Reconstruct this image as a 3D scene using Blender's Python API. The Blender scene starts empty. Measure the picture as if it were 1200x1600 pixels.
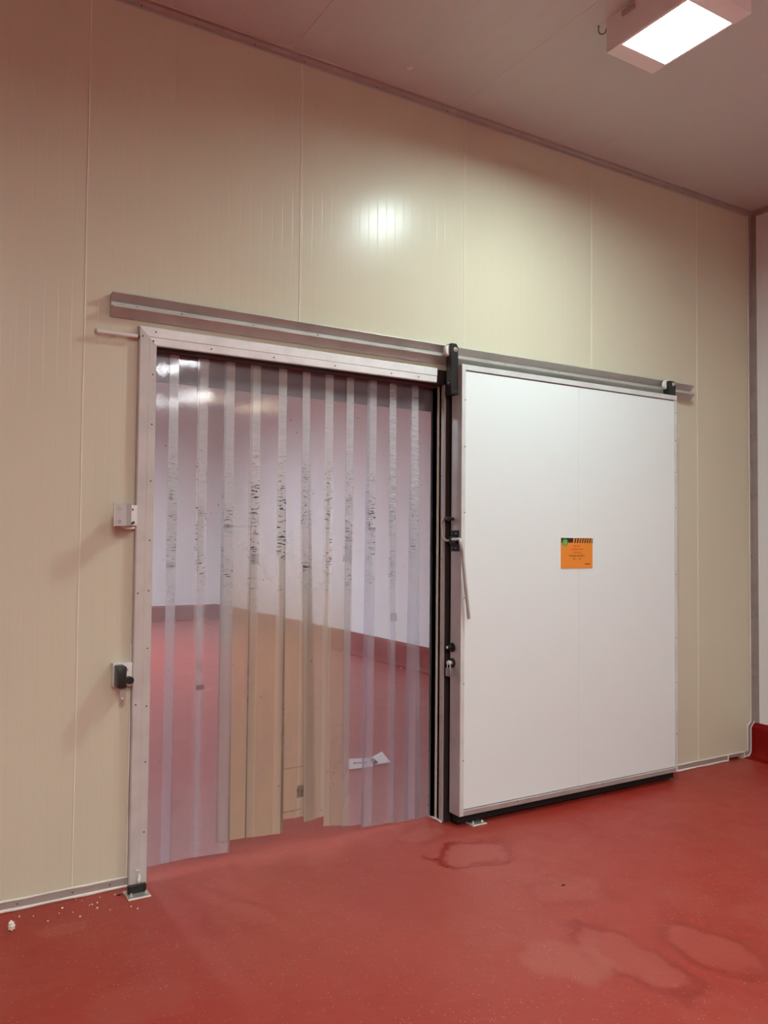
import bpy, bmesh, math, random
from mathutils import Vector, Matrix
random.seed(7)
SC = bpy.context.scene
COL = SC.collection

# ------------------------------------------------------------------ helpers
def lin(r, g, b):
    f = lambda c: (c/255/12.92) if c/255 <= .04045 else ((c/255+.055)/1.055)**2.4
    return (f(r), f(g), f(b), 1)

def mat(name, col=(.8, .8, .8, 1), rough=.5, metal=0., spec=.5, **kw):
    m = bpy.data.materials.new(name); m.use_nodes = True
    b = m.node_tree.nodes['Principled BSDF']
    b.inputs['Base Color'].default_value = col if len(col) == 4 else (*col, 1)
    b.inputs['Roughness'].default_value = rough
    b.inputs['Metallic'].default_value = metal
    b.inputs['Specular IOR Level'].default_value = spec
    for k, v in kw.items():
        b.inputs[k].default_value = v
    return m

class NT:
    """small node-tree writer"""
    def __init__(s, m): s.t = m.node_tree; s.n = s.t.nodes
    def new(s, typ, **kw):
        n = s.n.new(typ)
        for k, v in kw.items(): setattr(n, k, v)
        return n
    def link(s, a, b): s.t.links.new(a, b)
    def put(s, sock, v):
        if isinstance(v, bpy.types.NodeSocket): s.t.links.new(v, sock)
        else: sock.default_value = v
    def math(s, op, a, b=0., c=None, clamp=False):
        n = s.new('ShaderNodeMath', operation=op, use_clamp=clamp)
        s.put(n.inputs[0], a); s.put(n.inputs[1], b)
        if c is not None: s.put(n.inputs[2], c)
        return n.outputs[0]
    def ramp(s, v, lo, hi):       # smooth 0..1
        n = s.new('ShaderNodeMapRange', interpolation_type='SMOOTHSTEP')
        s.put(n.inputs['Value'], v); n.inputs['From Min'].default_value = lo; n.inputs['From Max'].default_value = hi
        return n.outputs[0]
    def mix(s, f, a, b):
        n = s.new('ShaderNodeMix', data_type='RGBA')
        s.put(n.inputs['Factor'], f); s.put(n.inputs['A'], a); s.put(n.inputs['B'], b)
        return n.outputs['Result']
    def noise(s, vec, scale, detail=3., rough=.5, dist=0.):
        n = s.new('ShaderNodeTexNoise')
        s.link(vec, n.inputs['Vector'])
        n.inputs['Scale'].default_value = scale; n.inputs['Detail'].default_value = detail
        n.inputs['Roughness'].default_value = rough; n.inputs['Distortion'].default_value = dist
        return n.outputs['Fac']
    def coord(s): return s.new('ShaderNodeTexCoord').outputs['Object']
    def sep(s, v):
        n = s.new('ShaderNodeSeparateXYZ'); s.link(v, n.inputs[0]); return n.outputs
    def scale(s, v, x, y, z, loc=(0, 0, 0)):
        n = s.new('ShaderNodeMapping'); s.link(v, n.inputs['Vector'])
        n.inputs['Scale'].default_value = (x, y, z); n.inputs['Location'].default_value = loc
        return n.outputs[0]
    def bump(s, h, strength, dist):
        n = s.new('ShaderNodeBump'); s.link(h, n.inputs['Height'])
        n.inputs['Strength'].default_value = strength; n.inputs['Distance'].default_value = dist
        return n.outputs[0]

def obj(name, bm, m, parent=None, smooth=False, recalc=True):
    if recalc: bmesh.ops.recalc_face_normals(bm, faces=bm.faces[:])
    me = bpy.data.meshes.new(name); bm.to_mesh(me); bm.free()
    if m is not None: me.materials.append(m)
    if smooth:
        for p in me.polygons: p.use_smooth = True
        me.set_sharp_from_angle(angle=math.radians(35))
    o = bpy.data.objects.new(name, me); COL.objects.link(o)
    if parent is not None:
        o.parent = parent
        L = parent; off = Vector((0, 0, 0))
        while L is not None: off += L.location; L = L.parent
        me.transform(Matrix.Translation(-off))     # meshes are written in world coordinates; keep them there
    return o

def tag(o, label=None, cat=None, group=None, kind=None):
    if label: o['label'] = label
    if cat: o['category'] = cat
    if group: o['group'] = group
    if kind: o['kind'] = kind
    return o

def thing(name, loc, label, cat, group=None):
    o = bpy.data.objects.new(name, None); COL.objects.link(o)
    o.location = loc; o.empty_display_size = .1
    return tag(o, label, cat, group)

def box(bm, x0, x1, y0, y1, z0, z1, bev=0., seg=2):
    r = bmesh.ops.create_cube(bm, size=1)
    for v in r['verts']:
        v.co = Vector(((x0+x1)/2 + v.co.x*(x1-x0), (y0+y1)/2 + v.co.y*(y1-y0), (z0+z1)/2 + v.co.z*(z1-z0)))
    if bev > 0:
        es = list({e for v in r['verts'] for e in v.link_edges})
        bmesh.ops.bevel(bm, geom=es, offset=bev, segments=seg, affect='EDGES', profile=.5)
    return bm

def B(*a, **k): return box(bmesh.new(), *a, **k)

def poly_prism(bm, pts, axis, a, b):
    """extrude a 2-D outline along axis x/y/z from a to b. pts: (y,z) for x, (x,z) for y, (x,y) for z"""
    def P(p, t):
        return {'x': (t, p[0], p[1]), 'y': (p[0], t, p[1]), 'z': (p[0], p[1], t)}[axis]
    A = [bm.verts.new(P(p, a)) for p in pts]; C = [bm.verts.new(P(p, b)) for p in pts]
    n = len(pts)
    bm.faces.new(A); bm.faces.new(C[::-1])
    for i in range(n): bm.faces.new((A[i], C[i], C[(i+1) % n], A[(i+1) % n]))
    return bm

def cyl(bm, c, axis, r, L, seg=24, r2=None, bev=0.):
    """cylinder centred at c, along axis vector"""
    ax = Vector(axis).normalized()
    q = Vector((0, 0, 1)).rotation_difference(ax).to_matrix().to_4x4()
    M = Matrix.Translation(Vector(c)) @ q
    r_ = bmesh.ops.create_cone(bm, cap_ends=True, segments=seg, radius1=r, radius2=r if r2 is None else r2, depth=L, matrix=M)
    if bev > 0:
        es = [e for e in {e for v in r_['verts'] for e in v.link_edges} if any(len(f.verts) > 4 for f in e.link_faces)]
        bmesh.ops.bevel(bm, geom=es, offset=bev, segments=2, affect='EDGES')
    return bm

def tube(bm, pts, r, seg=10, closed=False):
    pts = [Vector(p) for p in pts]; n = len(pts); rings = []
    up = Vector((.13, .31, .94)).normalized()
    prev = None
    for i, p in enumerate(pts):
        if closed: d = (pts[(i+1) % n] - pts[i-1]).normalized()
        else: d = (pts[min(i+1, n-1)] - pts[max(i-1, 0)]).normalized()
        if prev is None:
            a = d.cross(up).normalized()
        else:
            a = (prev - d*prev.dot(d)).normalized()
        prev = a; b = d.cross(a)
        rr = r[i] if isinstance(r, (list, tuple)) else r
        rings.append([bm.verts.new(p + (a*math.cos(t)+b*math.sin(t))*rr) for t in [2*math.pi*k/seg for k in range(seg)]])
    for i in range(n if closed else n-1):
        A, C = rings[i], rings[(i+1) % n]
        for k in range(seg): bm.faces.new((A[k], A[(k+1) % seg], C[(k+1) % seg], C[k]))
    if not closed:
        bm.faces.new(rings[0][::-1]); bm.faces.new(rings[-1])
    return bm

def arc(c, r, a0, a1, n, u, v):
    c, u, v = Vector(c), Vector(u), Vector(v)
    return [c + u*r*math.cos(a0+(a1-a0)*i/n) + v*r*math.sin(a0+(a1-a0)*i/n) for i in range(n+1)]

_screw = {}
def screw(parent, x, y, z, r=.0032, axis='y', m=None):
    """a small pan head; every screw is its own object on shared mesh data"""
    m = m or M_SCREW
    key = (round(r, 4), axis, m.name)
    if key not in _screw:
        bm = cyl(bmesh.new(), (0, 0, 0), {'y': (0, 1, 0), 'x': (1, 0, 0), 'z': (0, 0, 1)}[axis], r, .003, 10, bev=.0006)
        me = bpy.data.meshes.new('screw'); bm.to_mesh(me); bm.free(); me.materials.append(m); _screw[key] = me
    o = bpy.data.objects.new('screw', _screw[key]); COL.objects.link(o); o.parent = parent
    L = parent; off = Vector((0, 0, 0))
    while L is not None: off += L.location; L = L.parent
    o.location = Vector((x, y, z)) - off
    return o

# ------------------------------------------------------------------ measurements of the place (metres)
ZC = 3.89            # ceiling
XR = 5.25            # right wall, both rooms
YB, YF = -8.1, 11.0  # wall behind the viewer, far wall of the room beyond
XL = -5.0
T = .10              # thickness of the panel wall with the doorway (its face is y = 0)
OX0, OX1, OZ = .972, 2.527, 2.35   # doorway
SEAMS = [-3.34, -2.34, -1.335, -.333, .668, 1.67, 2.673, 3.655, 4.648]

# ------------------------------------------------------------------ materials
M_SCREW = mat('dark_screw', (.06, .05, .045, 1), .45, .6)
M_BOLT = mat('zinc_bolt', (.55, .54, .5, 1), .25, 1.)
M_CHROME = mat('chrome', (.75, .74, .70, 1), .28, .55)
M_BEAD = mat('white_sealant', (.78, .72, .63, 1), .45)
M_BLACK = mat('black_plastic', (.012, .012, .012, 1), .38)
M_RUBBER = mat('black_rubber', (.012, .010, .009, 1), .75, spec=.25)
M_NYLON = mat('white_nylon', (.78, .76, .68, 1), .35)
M_WHITEPLATE = mat('white_painted_steel', (.74, .71, .68, 1), .35)

def brushed(name, col, rough, metal):
    m = mat(name, col, rough, metal); t = NT(m); b = t.n['Principled BSDF']
    c = t.coord(); n = t.noise(t.scale(c, 6, 90, 6), 6, 4)
    t.link(t.math('MULTIPLY_ADD', n, .22, rough-.11), b.inputs['Roughness'])
    n2 = t.noise(c, 9, 4)
    t.link(t.mix(t.ramp(n2, .35, .75), col, tuple(x*.86 for x in col[:3])+(1,)), b.inputs['Base Color'])
    return m
M_ALU = brushed('mill_aluminium', (.60, .57, .53, 1), .38, .75)
M_TRACK = brushed('anodised_rail', (.50, .47, .44, 1), .42, .3)
M_JAMB = brushed('pale_jamb_profile', (.56, .51, .475, 1), .38, .0)  # jamb copy of the frame profile, weaker light put into its duller colour
M_ALU_DULL = brushed('dull_aluminium', (.50, .45, .42, 1), .5, .4)
M_FRAME = brushed('white_frame_profile', (.84, .84, .83, 1), .35, .0)
M_COVER = brushed('grey_cover_profile', (.40, .34, .31, 1), .45, .2)
M_EDGELIGHT = brushed('pale_aluminium_edge', (.68, .685, .66, 1), .36, .1)
M_LEAFEDGE = brushed('aluminium_door_edge', (.62, .61, .58, 1), .42, .5)

M_DARKSHADE = mat('dark_brown_shade', (.035, .025, .022, 1), .6, spec=.3)
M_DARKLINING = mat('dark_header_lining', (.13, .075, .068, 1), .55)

def panel_material(name, col, ribs, rough=.25):
    m = mat(name, col, rough, spec=.2); t = NT(m); b = t.n['Principled BSDF']
    c = t.coord(); x, y, z = t.sep(c)
    n = t.noise(t.scale(c, 1, 1, .5), 1.3, 4)
    t.link(t.mix(t.ramp(n, .3, .8), col, tuple(v*.95 for v in col[:3])+(1,)), b.inputs['Base Color'])
    smud = t.noise(c, 3.5, 5)
    t.link(t.math('MULTIPLY_ADD', smud, .08, rough-.04), b.inputs['Roughness'])
    # shallow roll-formed lines, irregular depth, every 53 mm
    ax = {'x': x, 'y': y}[ribs]
    s = t.math('DIVIDE', ax, .0535)
    f = t.math('ABSOLUTE', t.math('SUBTRACT', t.math('FRACT', s), .5))
    g = t.ramp(f, .0, .05)
    h = t.math('ADD', g, t.math('MULTIPLY', t.noise(c, 2.2, 2), .7))
    bn = t.bump(h, .2, .0022)
    t.link(bn, b.inputs['Normal'])
    return m
M_PANEL = panel_material('ivory_coldroom_panel', (.62, .565, .43, 1), 'x')
M_PANEL_R = panel_material('white_coldroom_panel', (.78, .775, .76, 1), 'y', .32)
M_LEAF = mat('white_door_skin', (.78, .82, .81, 1), .33)

M_DARKWALL = mat('dark_grey_wall', (.08, .08, .085, 1), .6)  # kept dark so the unseen left wall swallows bounced light
M_MIDWALL = mat('grey_wall', (.28, .27, .27, 1), .5)  # greyed so the wall behind the viewer returns less light

def ceiling_material():
    col = (.58, .58, .575, 1)
    m = mat('white_ceiling_panel', col, .34); t = NT(m); b = t.n['Principled BSDF']
    c = t.coord(); x, y, z = t.sep(c)
    s = t.math('DIVIDE', x, .096)
    f = t.math('ABSOLUTE', t.math('SUBTRACT', t.math('FRACT', s), .5))
    h = t.math('ADD', t.ramp(f, .0, .04), t.math('MULTIPLY', t.noise(c, 1.6, 2), .6))
    t.link(t.bump(h, .14, .004), b.inputs['Normal'])
    return m
M_CEIL = ceiling_material()

def floor_material():
    base, pale, deep = (.345, .029, .018, 1), (.41, .098, .072, 1), (.28, .022, .013, 1)
    m = mat('red_resin_floor', base, .45, spec=.35); t = NT(m); b = t.n['Principled BSDF']
    c = t.coord(); x, y, z = t.sep(c)
    n1 = t.noise(c, 1.1, 6, .6, .6)
    n2 = t.noise(c, 5.5, 6, .6, .8)
    col = t.mix(t.math('MULTIPLY', t.ramp(n1, .50, .70), .38), base, pale)
    col = t.mix(t.math('MULTIPLY', t.ramp(n2, .52, .76), .45), col, deep)
    n3 = t.noise(c, 17., 6, .7, 1.)
    col = t.mix(t.math('MULTIPLY', t.ramp(n3, .52, .72), .22), col, pale)
    # the floor colour turns paler around the doorway
    wx = t.math('DIVIDE', t.math('SUBTRACT', x, 1.75), 1.25); wy = t.math('DIVIDE', t.math('SUBTRACT', y, -.2), 1.7)
    wd = t.math('SQRT', t.math('ADD', t.math('MULTIPLY', wx, wx), t.math('MULTIPLY', wy, wy)))
    wd = t.math('ADD', wd, t.math('MULTIPLY', t.math('SUBTRACT', n1, .5), .9))
    col = t.mix(t.math('MULTIPLY', t.math('SUBTRACT', 1., t.ramp(wd, .35, 1.15)), .55), col, pale)
    # dried puddles: pale inside, deep red rim; the outline wanders
    w = t.new('ShaderNodeTexNoise'); t.link(c, w.inputs['Vector']); w.inputs['Scale'].default_value = 7.; w.inputs['Detail'].default_value = 5.
    wob = t.math('MULTIPLY', t.math('SUBTRACT', w.outputs['Fac'], .5), .75)
    rough = t.math('MULTIPLY_ADD', n2, .22, .30)
    for (cx, cy, rx, ry, rim, fill) in [(2.42, -.44, .21, .16, .9, .55), (2.33, -.12, .16, .10, .25, .8),
                                        (2.31, -1.50, .13, .30, .9, .45), (2.10, -1.40, .20, .22, .05, .8), (2.62, -1.62, .16, .22, .8, .35),
                                        (2.53, -.98, .20, .16, .45, .25), (1.22, -.50, .17, .13, .25, .25), (3.61, -.79, .15, .10, .5, .1),
                                        (2.71, -.56, .035, .03, .7, .0), (2.9, -1.3, .16, .12, .35, .2), (.75, -.9, .28, .16, .0, .35), (.58, -.26, .14, .06, .0, .5)]:
        dx = t.math('DIVIDE', t.math('SUBTRACT', x, cx), rx); dy = t.math('DIVIDE', t.math('SUBTRACT', y, cy), ry)
        d = t.math('ADD', t.math('SQRT', t.math('ADD', t.math('MULTIPLY', dx, dx), t.math('MULTIPLY', dy, dy))), t.math('MULTIPLY', wob, 2.2))
        ins = t.math('SUBTRACT', 1., t.ramp(d, .55, .92))
        ring = t.math('MULTIPLY', t.ramp(d, .68, .88), t.math('SUBTRACT', 1., t.ramp(d, .98, 1.10)))
        ring = t.math('MULTIPLY', ring, t.ramp(t.noise(c, 4.5, 3), .26, .44))
        if fill: col = t.mix(t.math('MULTIPLY', t.math('MULTIPLY', ins, fill*.8), t.math('MULTIPLY_ADD', n2, 1.2, .3), clamp=True), col, pale)
        if rim:
            col = t.mix(t.math('MULTIPLY', ring, rim), col, deep)
            rough = t.math('SUBTRACT', rough, t.math('MULTIPLY', ring, .12*rim))
    # pale grit broadcast in the resin
    for sc, rad, dens in ((85., .17, .76), (38., .085, .84)):
        v = t.new('ShaderNodeTexVoronoi'); t.link(c, v.inputs['Vector']); v.inputs['Scale'].default_value = sc
        pick = t.sep(v.outputs['Color'])[0]
        pt = t.math('MULTIPLY', t.math('LESS_THAN', v.outputs['Distance'], rad), t.math('GREATER_THAN', pick, dens))
        clus = t.ramp(t.noise(c, 1.7, 3), .34, .55)
        col = t.mix(t.math('MULTIPLY', t.math('MULTIPLY', pt, clus), .7), col, (.74, .36, .28, 1))
    t.link(col, b.inputs['Base Color']); t.link(rough, b.inputs['Roughness'])
    hh = t.math('ADD', t.noise(c, 45, 4, .6), t.math('MULTIPLY', t.noise(c, 9, 3), 1.4))
    t.link(t.bump(hh, .16, .006), b.inputs['Normal'])
    return m
M_FLOOR = floor_material()

def kerb_material():
    m = mat('dark_red_resin', (.20, .007, .005, 1), .45, spec=.12); t = NT(m); b = t.n['Principled BSDF']
    c = t.coord()
    t.link(t.mix(t.ramp(t.noise(c, 6, 5), .4, .75), (.20, .004, .003, 1), (.26, .010, .007, 1)), b.inputs['Base Color'])
    t.link(t.bump(t.noise(c, 30, 4), .2, .006), b.inputs['Normal'])
    return m
M_KERB = kerb_material()

def emit(name, col, s):
    m = bpy.data.materials.new(name); m.use_nodes = True; t = NT(m); t.n.clear()
    e = t.new('ShaderNodeEmission'); e.inputs[0].default_value = (*col, 1); e.inputs[1].default_value = s
    o = t.new('ShaderNodeOutputMaterial'); t.link(e.outputs[0], o.inputs[0]); return m

MARKS = {1: ((.02, .075, .26, .31, .22),), 2: ((.007, .041, .882, .944, .3), (.008, .046, .80, .825, .7)),
         3: ((.010, .048, 1.552, 1.568, 1.), (.048, .142, 1.556, 1.562, .4), (.0, .048, 1.362, 1.383, .35)),
         4: ((.004, .042, 1.38, 1.43, .4),), 5: ((.125, .172, .225, .285, .55), (.04, .16, .375, .381, .35), (.05, .15, .165, .172, .4)),
         6: ((.0, .055, 1.36, 1.368, .9),), 7: ((.105, .160, 1.40, 1.47, .35), (.105, .160, 1.387, 1.42, .5)), 8: ((.0, .045, 1.493, 1.501, .7),),
         9: ((.004, .05, .84, .96, .22),), 10: ((.013, .060, 1.07, 1.115, .4),)}
def strip_material(name, w, seed, up, low, film, film_low, scuff, zlo=1.0, edge=.22):
    """clear PVC: straight-through tint + a dirty film (diffuse and translucent) + gloss. w: strip width"""
    m = bpy.data.materials.new(name); m.use_nodes = True; t = NT(m); t.n.clear()
    c = t.coord(); x, y, z = t.sep(c)
    off = (seed*3.7, seed*1.3, seed*2.1)
    cs = t.scale(c, 1, 1, 1, off)
    dirt = t.noise(t.scale(c, 1.5, 1, .55, off), 4., 6, .65, .4)
    lowf = t.math('SUBTRACT', 1., t.ramp(z, zlo-.55, zlo+.5))
    lowf = t.math('MULTIPLY', lowf, t.math('MULTIPLY_ADD', dirt, .35, .82), clamp=True)
    haze = t.math('MULTIPLY_ADD', lowf, low-up, up)
    haze = t.math('MULTIPLY', haze, t.math('MULTIPLY_ADD', dirt, .6, .7))
    foot = t.math('SUBTRACT', 1., t.ramp(z, .0, .55))
    haze = t.math('MULTIPLY_ADD', foot, .10, haze)
    # scratches and wipe marks
    scr = t.ramp(t.noise(t.scale(c, 1.2, 1, 2.4, off), 22., 4, .6, 2.5), .60, .74)
    haze = t.math('MULTIPLY_ADD', scr, .07, haze)
    # worn margins where neighbouring strips rub on each other
    ed = t.math('SUBTRACT', w, x) if seed == 1 else x if seed == 12 else t.math('MINIMUM', x, t.math('SUBTRACT', w, x))
    em = t.math('SUBTRACT', 1., t.ramp(ed, .040, .0445))
    crink = t.math('MULTIPLY_ADD', t.noise(t.scale(c, 14, 1, 120, off), 1., 3, .6), .6, .75)
    haze = t.math('ADD', haze, t.math('MULTIPLY', t.math('MULTIPLY', em, crink), t.math('MULTIPLY_ADD', t.ramp(z, .75, 1.9), edge*.78, edge*.22)), clamp=True)
    fcol = t.mix(t.math('MULTIPLY', em, t.math('MULTIPLY_ADD', lowf, -.5, .62)), t.mix(lowf, film, film_low), (.92, .89, .82, 1))
    # black rub marks: short level dashes on the margins, elbow to shoulder height
    dash = t.ramp(t.noise(t.scale(c, 30, 1, 190, off), 1., 2, .5), .60, .63)
    band = t.math('MULTIPLY', t.ramp(z, 1.15, 1.35), t.math('SUBTRACT', 1., t.ramp(z, 1.72, 2.0)))
    clump = t.ramp(t.noise(t.scale(c, 1, 1, 7, off), 1.4, 2), .35, .50)
    dk = t.math('MULTIPLY', t.math('MULTIPLY', dash, em), t.math('MULTIPLY', band, clump))
    dot = t.new('ShaderNodeTexVoronoi'); t.link(cs, dot.inputs['Vector']); dot.inputs['Scale'].default_value = 30.
    pick = t.sep(dot.outputs['Color'])[0]
    dots = t.math('MULTIPLY', t.math('LESS_THAN', dot.outputs['Distance'], .11), t.math('GREATER_THAN', pick, .95))
    edge_line = t.math('MULTIPLY', t.math('SUBTRACT', 1., t.ramp(ed, .0008, .0022)), .5)
    dk = t.math('MAXIMUM', t.math('MULTIPLY', dk, scuff), t.math('MAXIMUM', t.math('MULTIPLY', dots, .6), t.math('MULTIPLY', edge_line, lowf)))
    # individual grime marks of this strip: (x0, x1, z0, z1, strength)
    for (a0, a1, b0, b1, st) in MARKS.get(seed-1, ()):
        g_ = t.noise(t.scale(c, 60, 1, 60, off), 1., 4, .6)
        jx = t.math('MULTIPLY_ADD', t.math('SUBTRACT', g_, .5), .012, x); jz = t.math('MULTIPLY_ADD', t.math('SUBTRACT', g_, .5), .012, z)
        mx_ = t.math('MULTIPLY', t.ramp(jx, a0-.003, a0+.003), t.math('SUBTRACT', 1., t.ramp(jx, a1-.003, a1+.003)))
        mz_ = t.math('MULTIPLY', t.ramp(jz, b0-.003, b0+.003), t.math('SUBTRACT', 1., t.ramp(jz, b1-.003, b1+.003)))
        dk = t.math('MAXIMUM', dk, t.math('MULTIPLY', t.math('MULTIPLY', mx_, mz_), t.math('MULTIPLY', t.math('MULTIPLY_ADD', g_, 1.3, .35), st)))
    fcol = t.mix(dk, fcol, (.03, .026, .02, 1))
    haze = t.math('MAXIMUM', haze, t.math('MULTIPLY', dk, .8))
    tr = t.new('ShaderNodeBsdfTransparent'); tr.inputs[0].default_value = (.895, .905, .955, 1)
    df = t.new('ShaderNodeBsdfDiffuse'); t.link(fcol, df.inputs[0])
    tl = t.new('ShaderNodeBsdfTranslucent'); t.link(fcol, tl.inputs[0])
    film_s = t.new('ShaderNodeMixShader'); film_s.inputs[0].default_value = .38
    t.link(df.outputs[0], film_s.inputs[1]); t.link(tl.outputs[0], film_s.inputs[2])
    body = t.new('ShaderNodeMixShader'); t.link(haze, body.inputs[0])
    t.link(tr.outputs[0], body.inputs[1]); t.link(film_s.outputs[0], body.inputs[2])
    gl = t.new('ShaderNodeBsdfGlossy'); gl.inputs['Roughness'].default_value = .06
    ribs = t.math('SINE', t.math('MULTIPLY', x, 2*math.pi/.009))
    hgt = t.math('ADD', t.math('MULTIPLY', ribs, .35), t.math('MULTIPLY', t.noise(t.scale(c, 3, 1, 1, off), 3., 2), 3.))
    t.link(t.bump(hgt, .05, .003), gl.inputs['Normal'])
    lw = t.new('ShaderNodeLayerWeight'); lw.inputs[0].default_value = .5
    fr = t.math('MULTIPLY_ADD', t.math('POWER', lw.outputs['Facing'], 5.), .9, .035)
    fin = t.new('ShaderNodeMixShader'); t.link(fr, fin.inputs[0])
    t.link(body.outputs[0], fin.inputs[1]); t.link(gl.outputs[0], fin.inputs[2])
    o = t.new('ShaderNodeOutputMaterial'); t.link(fin.outputs[0], o.inputs[0])
    return m

# ------------------------------------------------------------------ the setting
def struct(name, bm, m, label, parent=None, **k):
    o = obj(name, bm, m, parent, **k)
    if parent is None: tag(o, label, None, None, 'structure')
    return o

struct('floor', B(XL, XR, YB, YF, -.1, 0), M_FLOOR, 'red resin floor with pale dried stains running through both rooms')

bm = bmesh.new()
cs = [XL] + [-4.4+1.0*i for i in range(10)] + [XR]
for a, b in zip(cs, cs[1:]): box(bm, a+.0004, b-.0004, YB, YF, ZC, ZC+.1, .0008, 1)
struct('ceiling', bm, M_CEIL, 'white panelled ceiling with joints running away from the door wall')

# wall with the doorway, panel by panel
bm = bmesh.new()
xs = [XL] + SEAMS + [XR]
g = .0015
for a, b in zip(xs, xs[1:]):
    a0, b0 = a+g, b-g
    if b <= OX0 or a >= OX1:
        if b > 5.0:     # last panel: a small hole is left at its foot
            box(bm, a0, 4.95, 0, T, 0, ZC); box(bm, 4.95, 5.105, 0, T, .024, ZC); box(bm, 5.105, b, 0, T, 0, ZC)
        else: box(bm, a0, b0, 0, T, 0, ZC)
    else:
        if a < OX0: box(bm, a0, OX0, 0, T, 0, OZ)
        if b > OX1: box(bm, OX1, b0, 0, T, 0, OZ)
        box(bm, a0, b0, 0, T, OZ, ZC)
wall = struct('wall_back', bm, M_PANEL, 'ivory insulated panel wall holding the doorway')
for s in SEAMS:
    for z0, z1 in ([(.045, ZC-.03)] if not OX0 < s < OX1 else [(2.44, ZC-.03)]):
        w = .0042 if s > .5 else .005
        pts = [(s-w+.0015*math.sin(i*1.7+s), 0) for i in range(1)]
        bmx = bmesh.new()
        tube(bmx, [(s+.0008*math.sin(k*.9+s*5), .0, z0+(z1-z0)*k/30) for k in range(31)], [w*(.55+.25*math.sin(k*1.3+s*3)**2) for k in range(31)], 8)
        struct('sealant_bead', bmx, M_BEAD, None, wall, smooth=True)

struct('wall_right', B(XR, XR+.12, YB, YF, 0, ZC), M_PANEL_R, 'white panel wall at the right of the door wall')
struct('wall_left', B(XL-.12, XL, YB, YF, 0, ZC), M_DARKWALL, 'unseen wall at the far left, made dark to absorb bounced light')
struct('wall_front', B(XL, XR, YB-.12, YB, 0, ZC), M_MIDWALL, 'wall behind the viewer, greyed to absorb bounced light')
struct('wall_far', B(XL, XR, YF, YF+.12, 0, ZC), M_PANEL_R, 'white far wall of the room beyond the strip curtain')

# grey cover profiles and beads
def cove(name, axis, label):
    bm = bmesh.new()
    if axis == 'x':   # along the door wall
        poly_prism(bm, [(0, ZC-.031), (-.003, ZC-.031), (-.004, ZC-.016), (-.016, ZC-.004), (-.031, ZC-.003), (-.031, ZC), (0, ZC)], 'x', XL, XR)
    else:
        poly_prism(bm, [(XR, ZC-.031), (XR-.003, ZC-.031), (XR-.004, ZC-.016), (XR-.016, ZC-.004), (XR-.031, ZC-.003), (XR-.031, ZC), (XR, ZC)], 'y', YB, 0)
    o = struct(name, bm, M_COVER, label)
    for d in (0, 1):
        bmx = bmesh.new()
        if axis == 'x':
            p = (-.001, ZC-.033) if d == 0 else (-.033, ZC-.001)
            tube(bmx, [(XL, *p), (XR, *p)], .0028, 8)
        else:
            p = (XR-.001, ZC-.033) if d == 0 else (XR-.033, ZC-.001)
            tube(bmx, [(p[0], YB, p[1]), (p[0], 0, p[1])], .0028, 8)
        struct('sealant_bead', bmx, mat('trim_bead_%s%d' % (axis, d), (.50, .45, .40, 1), .5), None, o)
    return o
t1 = cove('trim_1', 'x', 'grey cover profile between door wall and ceiling')
for x in (.88, 1.13, 1.42, 1.68, 2.1, 2.55, 3.0, 3.5, 4.0, 4.5): screw(t1, x, -.0045, ZC-.02, .003)
cove('trim_2', 'y', 'grey cover profile between right wall and ceiling')

# corner cover with its step around the kerb
KX = XR-.045
bm = bmesh.new()
box(bm, XR-.046, XR, -.004, 0, .235, ZC-.03)
box(bm, XR-.004, XR, -.046, -.004, .235, ZC-.03)
poly_prism(bm, [(XR-.046, .245), (XR, .245), (XR, .233), (KX, .203), (KX, .05), (KX-.012, .02), (KX-.075, .008), (KX-.075, .038), (KX-.037, .042), (KX-.037, .215)], 'y', -.005, 0)
t3 = struct('trim_3', bm, M_COVER, 'grey corner cover stepping around the red kerb')
for pth in ([(XR-.047, ZC-.03), (XR-.047, .247), (KX-.038, .218), (KX-.038, .044)],
            [(XR-.004, .240), (KX+.001, .204), (KX+.001, .05), (KX-.006, .026), (KX-.022, .012), (KX-.078, .007), (KX-.08, .04)]):
    bmx = bmesh.new(); tube(bmx, [(x, -.006, z) for x, z in pth], .0042, 8)
    struct('sealant_bead', bmx, M_BEAD, None, t3, smooth=True)
bmx = bmesh.new(); tube(bmx, [(XR-.004, -.047, .24), (XR-.004, -.047, ZC-.03)], .003, 8); struct('sealant_bead', bmx, M_BEAD, None, t3)
for k in range(8): screw(t3, XR-.02, -.005, .55+k*.43, .003); screw(t3, XR-.005, -.025, .56+k*.43, .003, 'x')

def foot(name, x0, x1, z0, label, breaks=()):
    o = struct(name, B(x0, x1, -.007, 0, z0, .043), M_COVER, label)
    for z, r in ((.0445, .0042), (.007, .006)):
        a, b = x0, x1
        if z < .01 and z0 > .015: continue
        n = max(6, int((b-a)/.08))
        bmx = bmesh.new()
        tube(bmx, [(a+(b-a)*k/n, -.007, z+.0012*math.sin(k*2.1)) for k in range(n+1)], [r*(1+.25*math.sin(k*1.7)) for k in range(n+1)], 8)
        struct('sealant_bead', bmx, M_BEAD, None, o, smooth=True)
    for x in breaks:
        bmx = bmesh.new(); tube(bmx, [(x, -.008, .006), (x, -.008, .045)], .0035, 8)
        struct('sealant_bead', bmx, M_BEAD, None, o)
    return o
bl = foot('baseboard_left', XL, .893, .0, 'grey skirting profile with white beads left of the doorway')
for x in (.46, .67, .82): screw(bl, x, -.0085, .026, .003)
foot('baseboard_back', 2.62, 4.95, .0, 'grey skirting profile with white beads right of the doorway', (4.95,))
foot('baseboard_corner', 4.95, XR-.12, .022, 'short raised skirting piece beside the red kerb')

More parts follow.
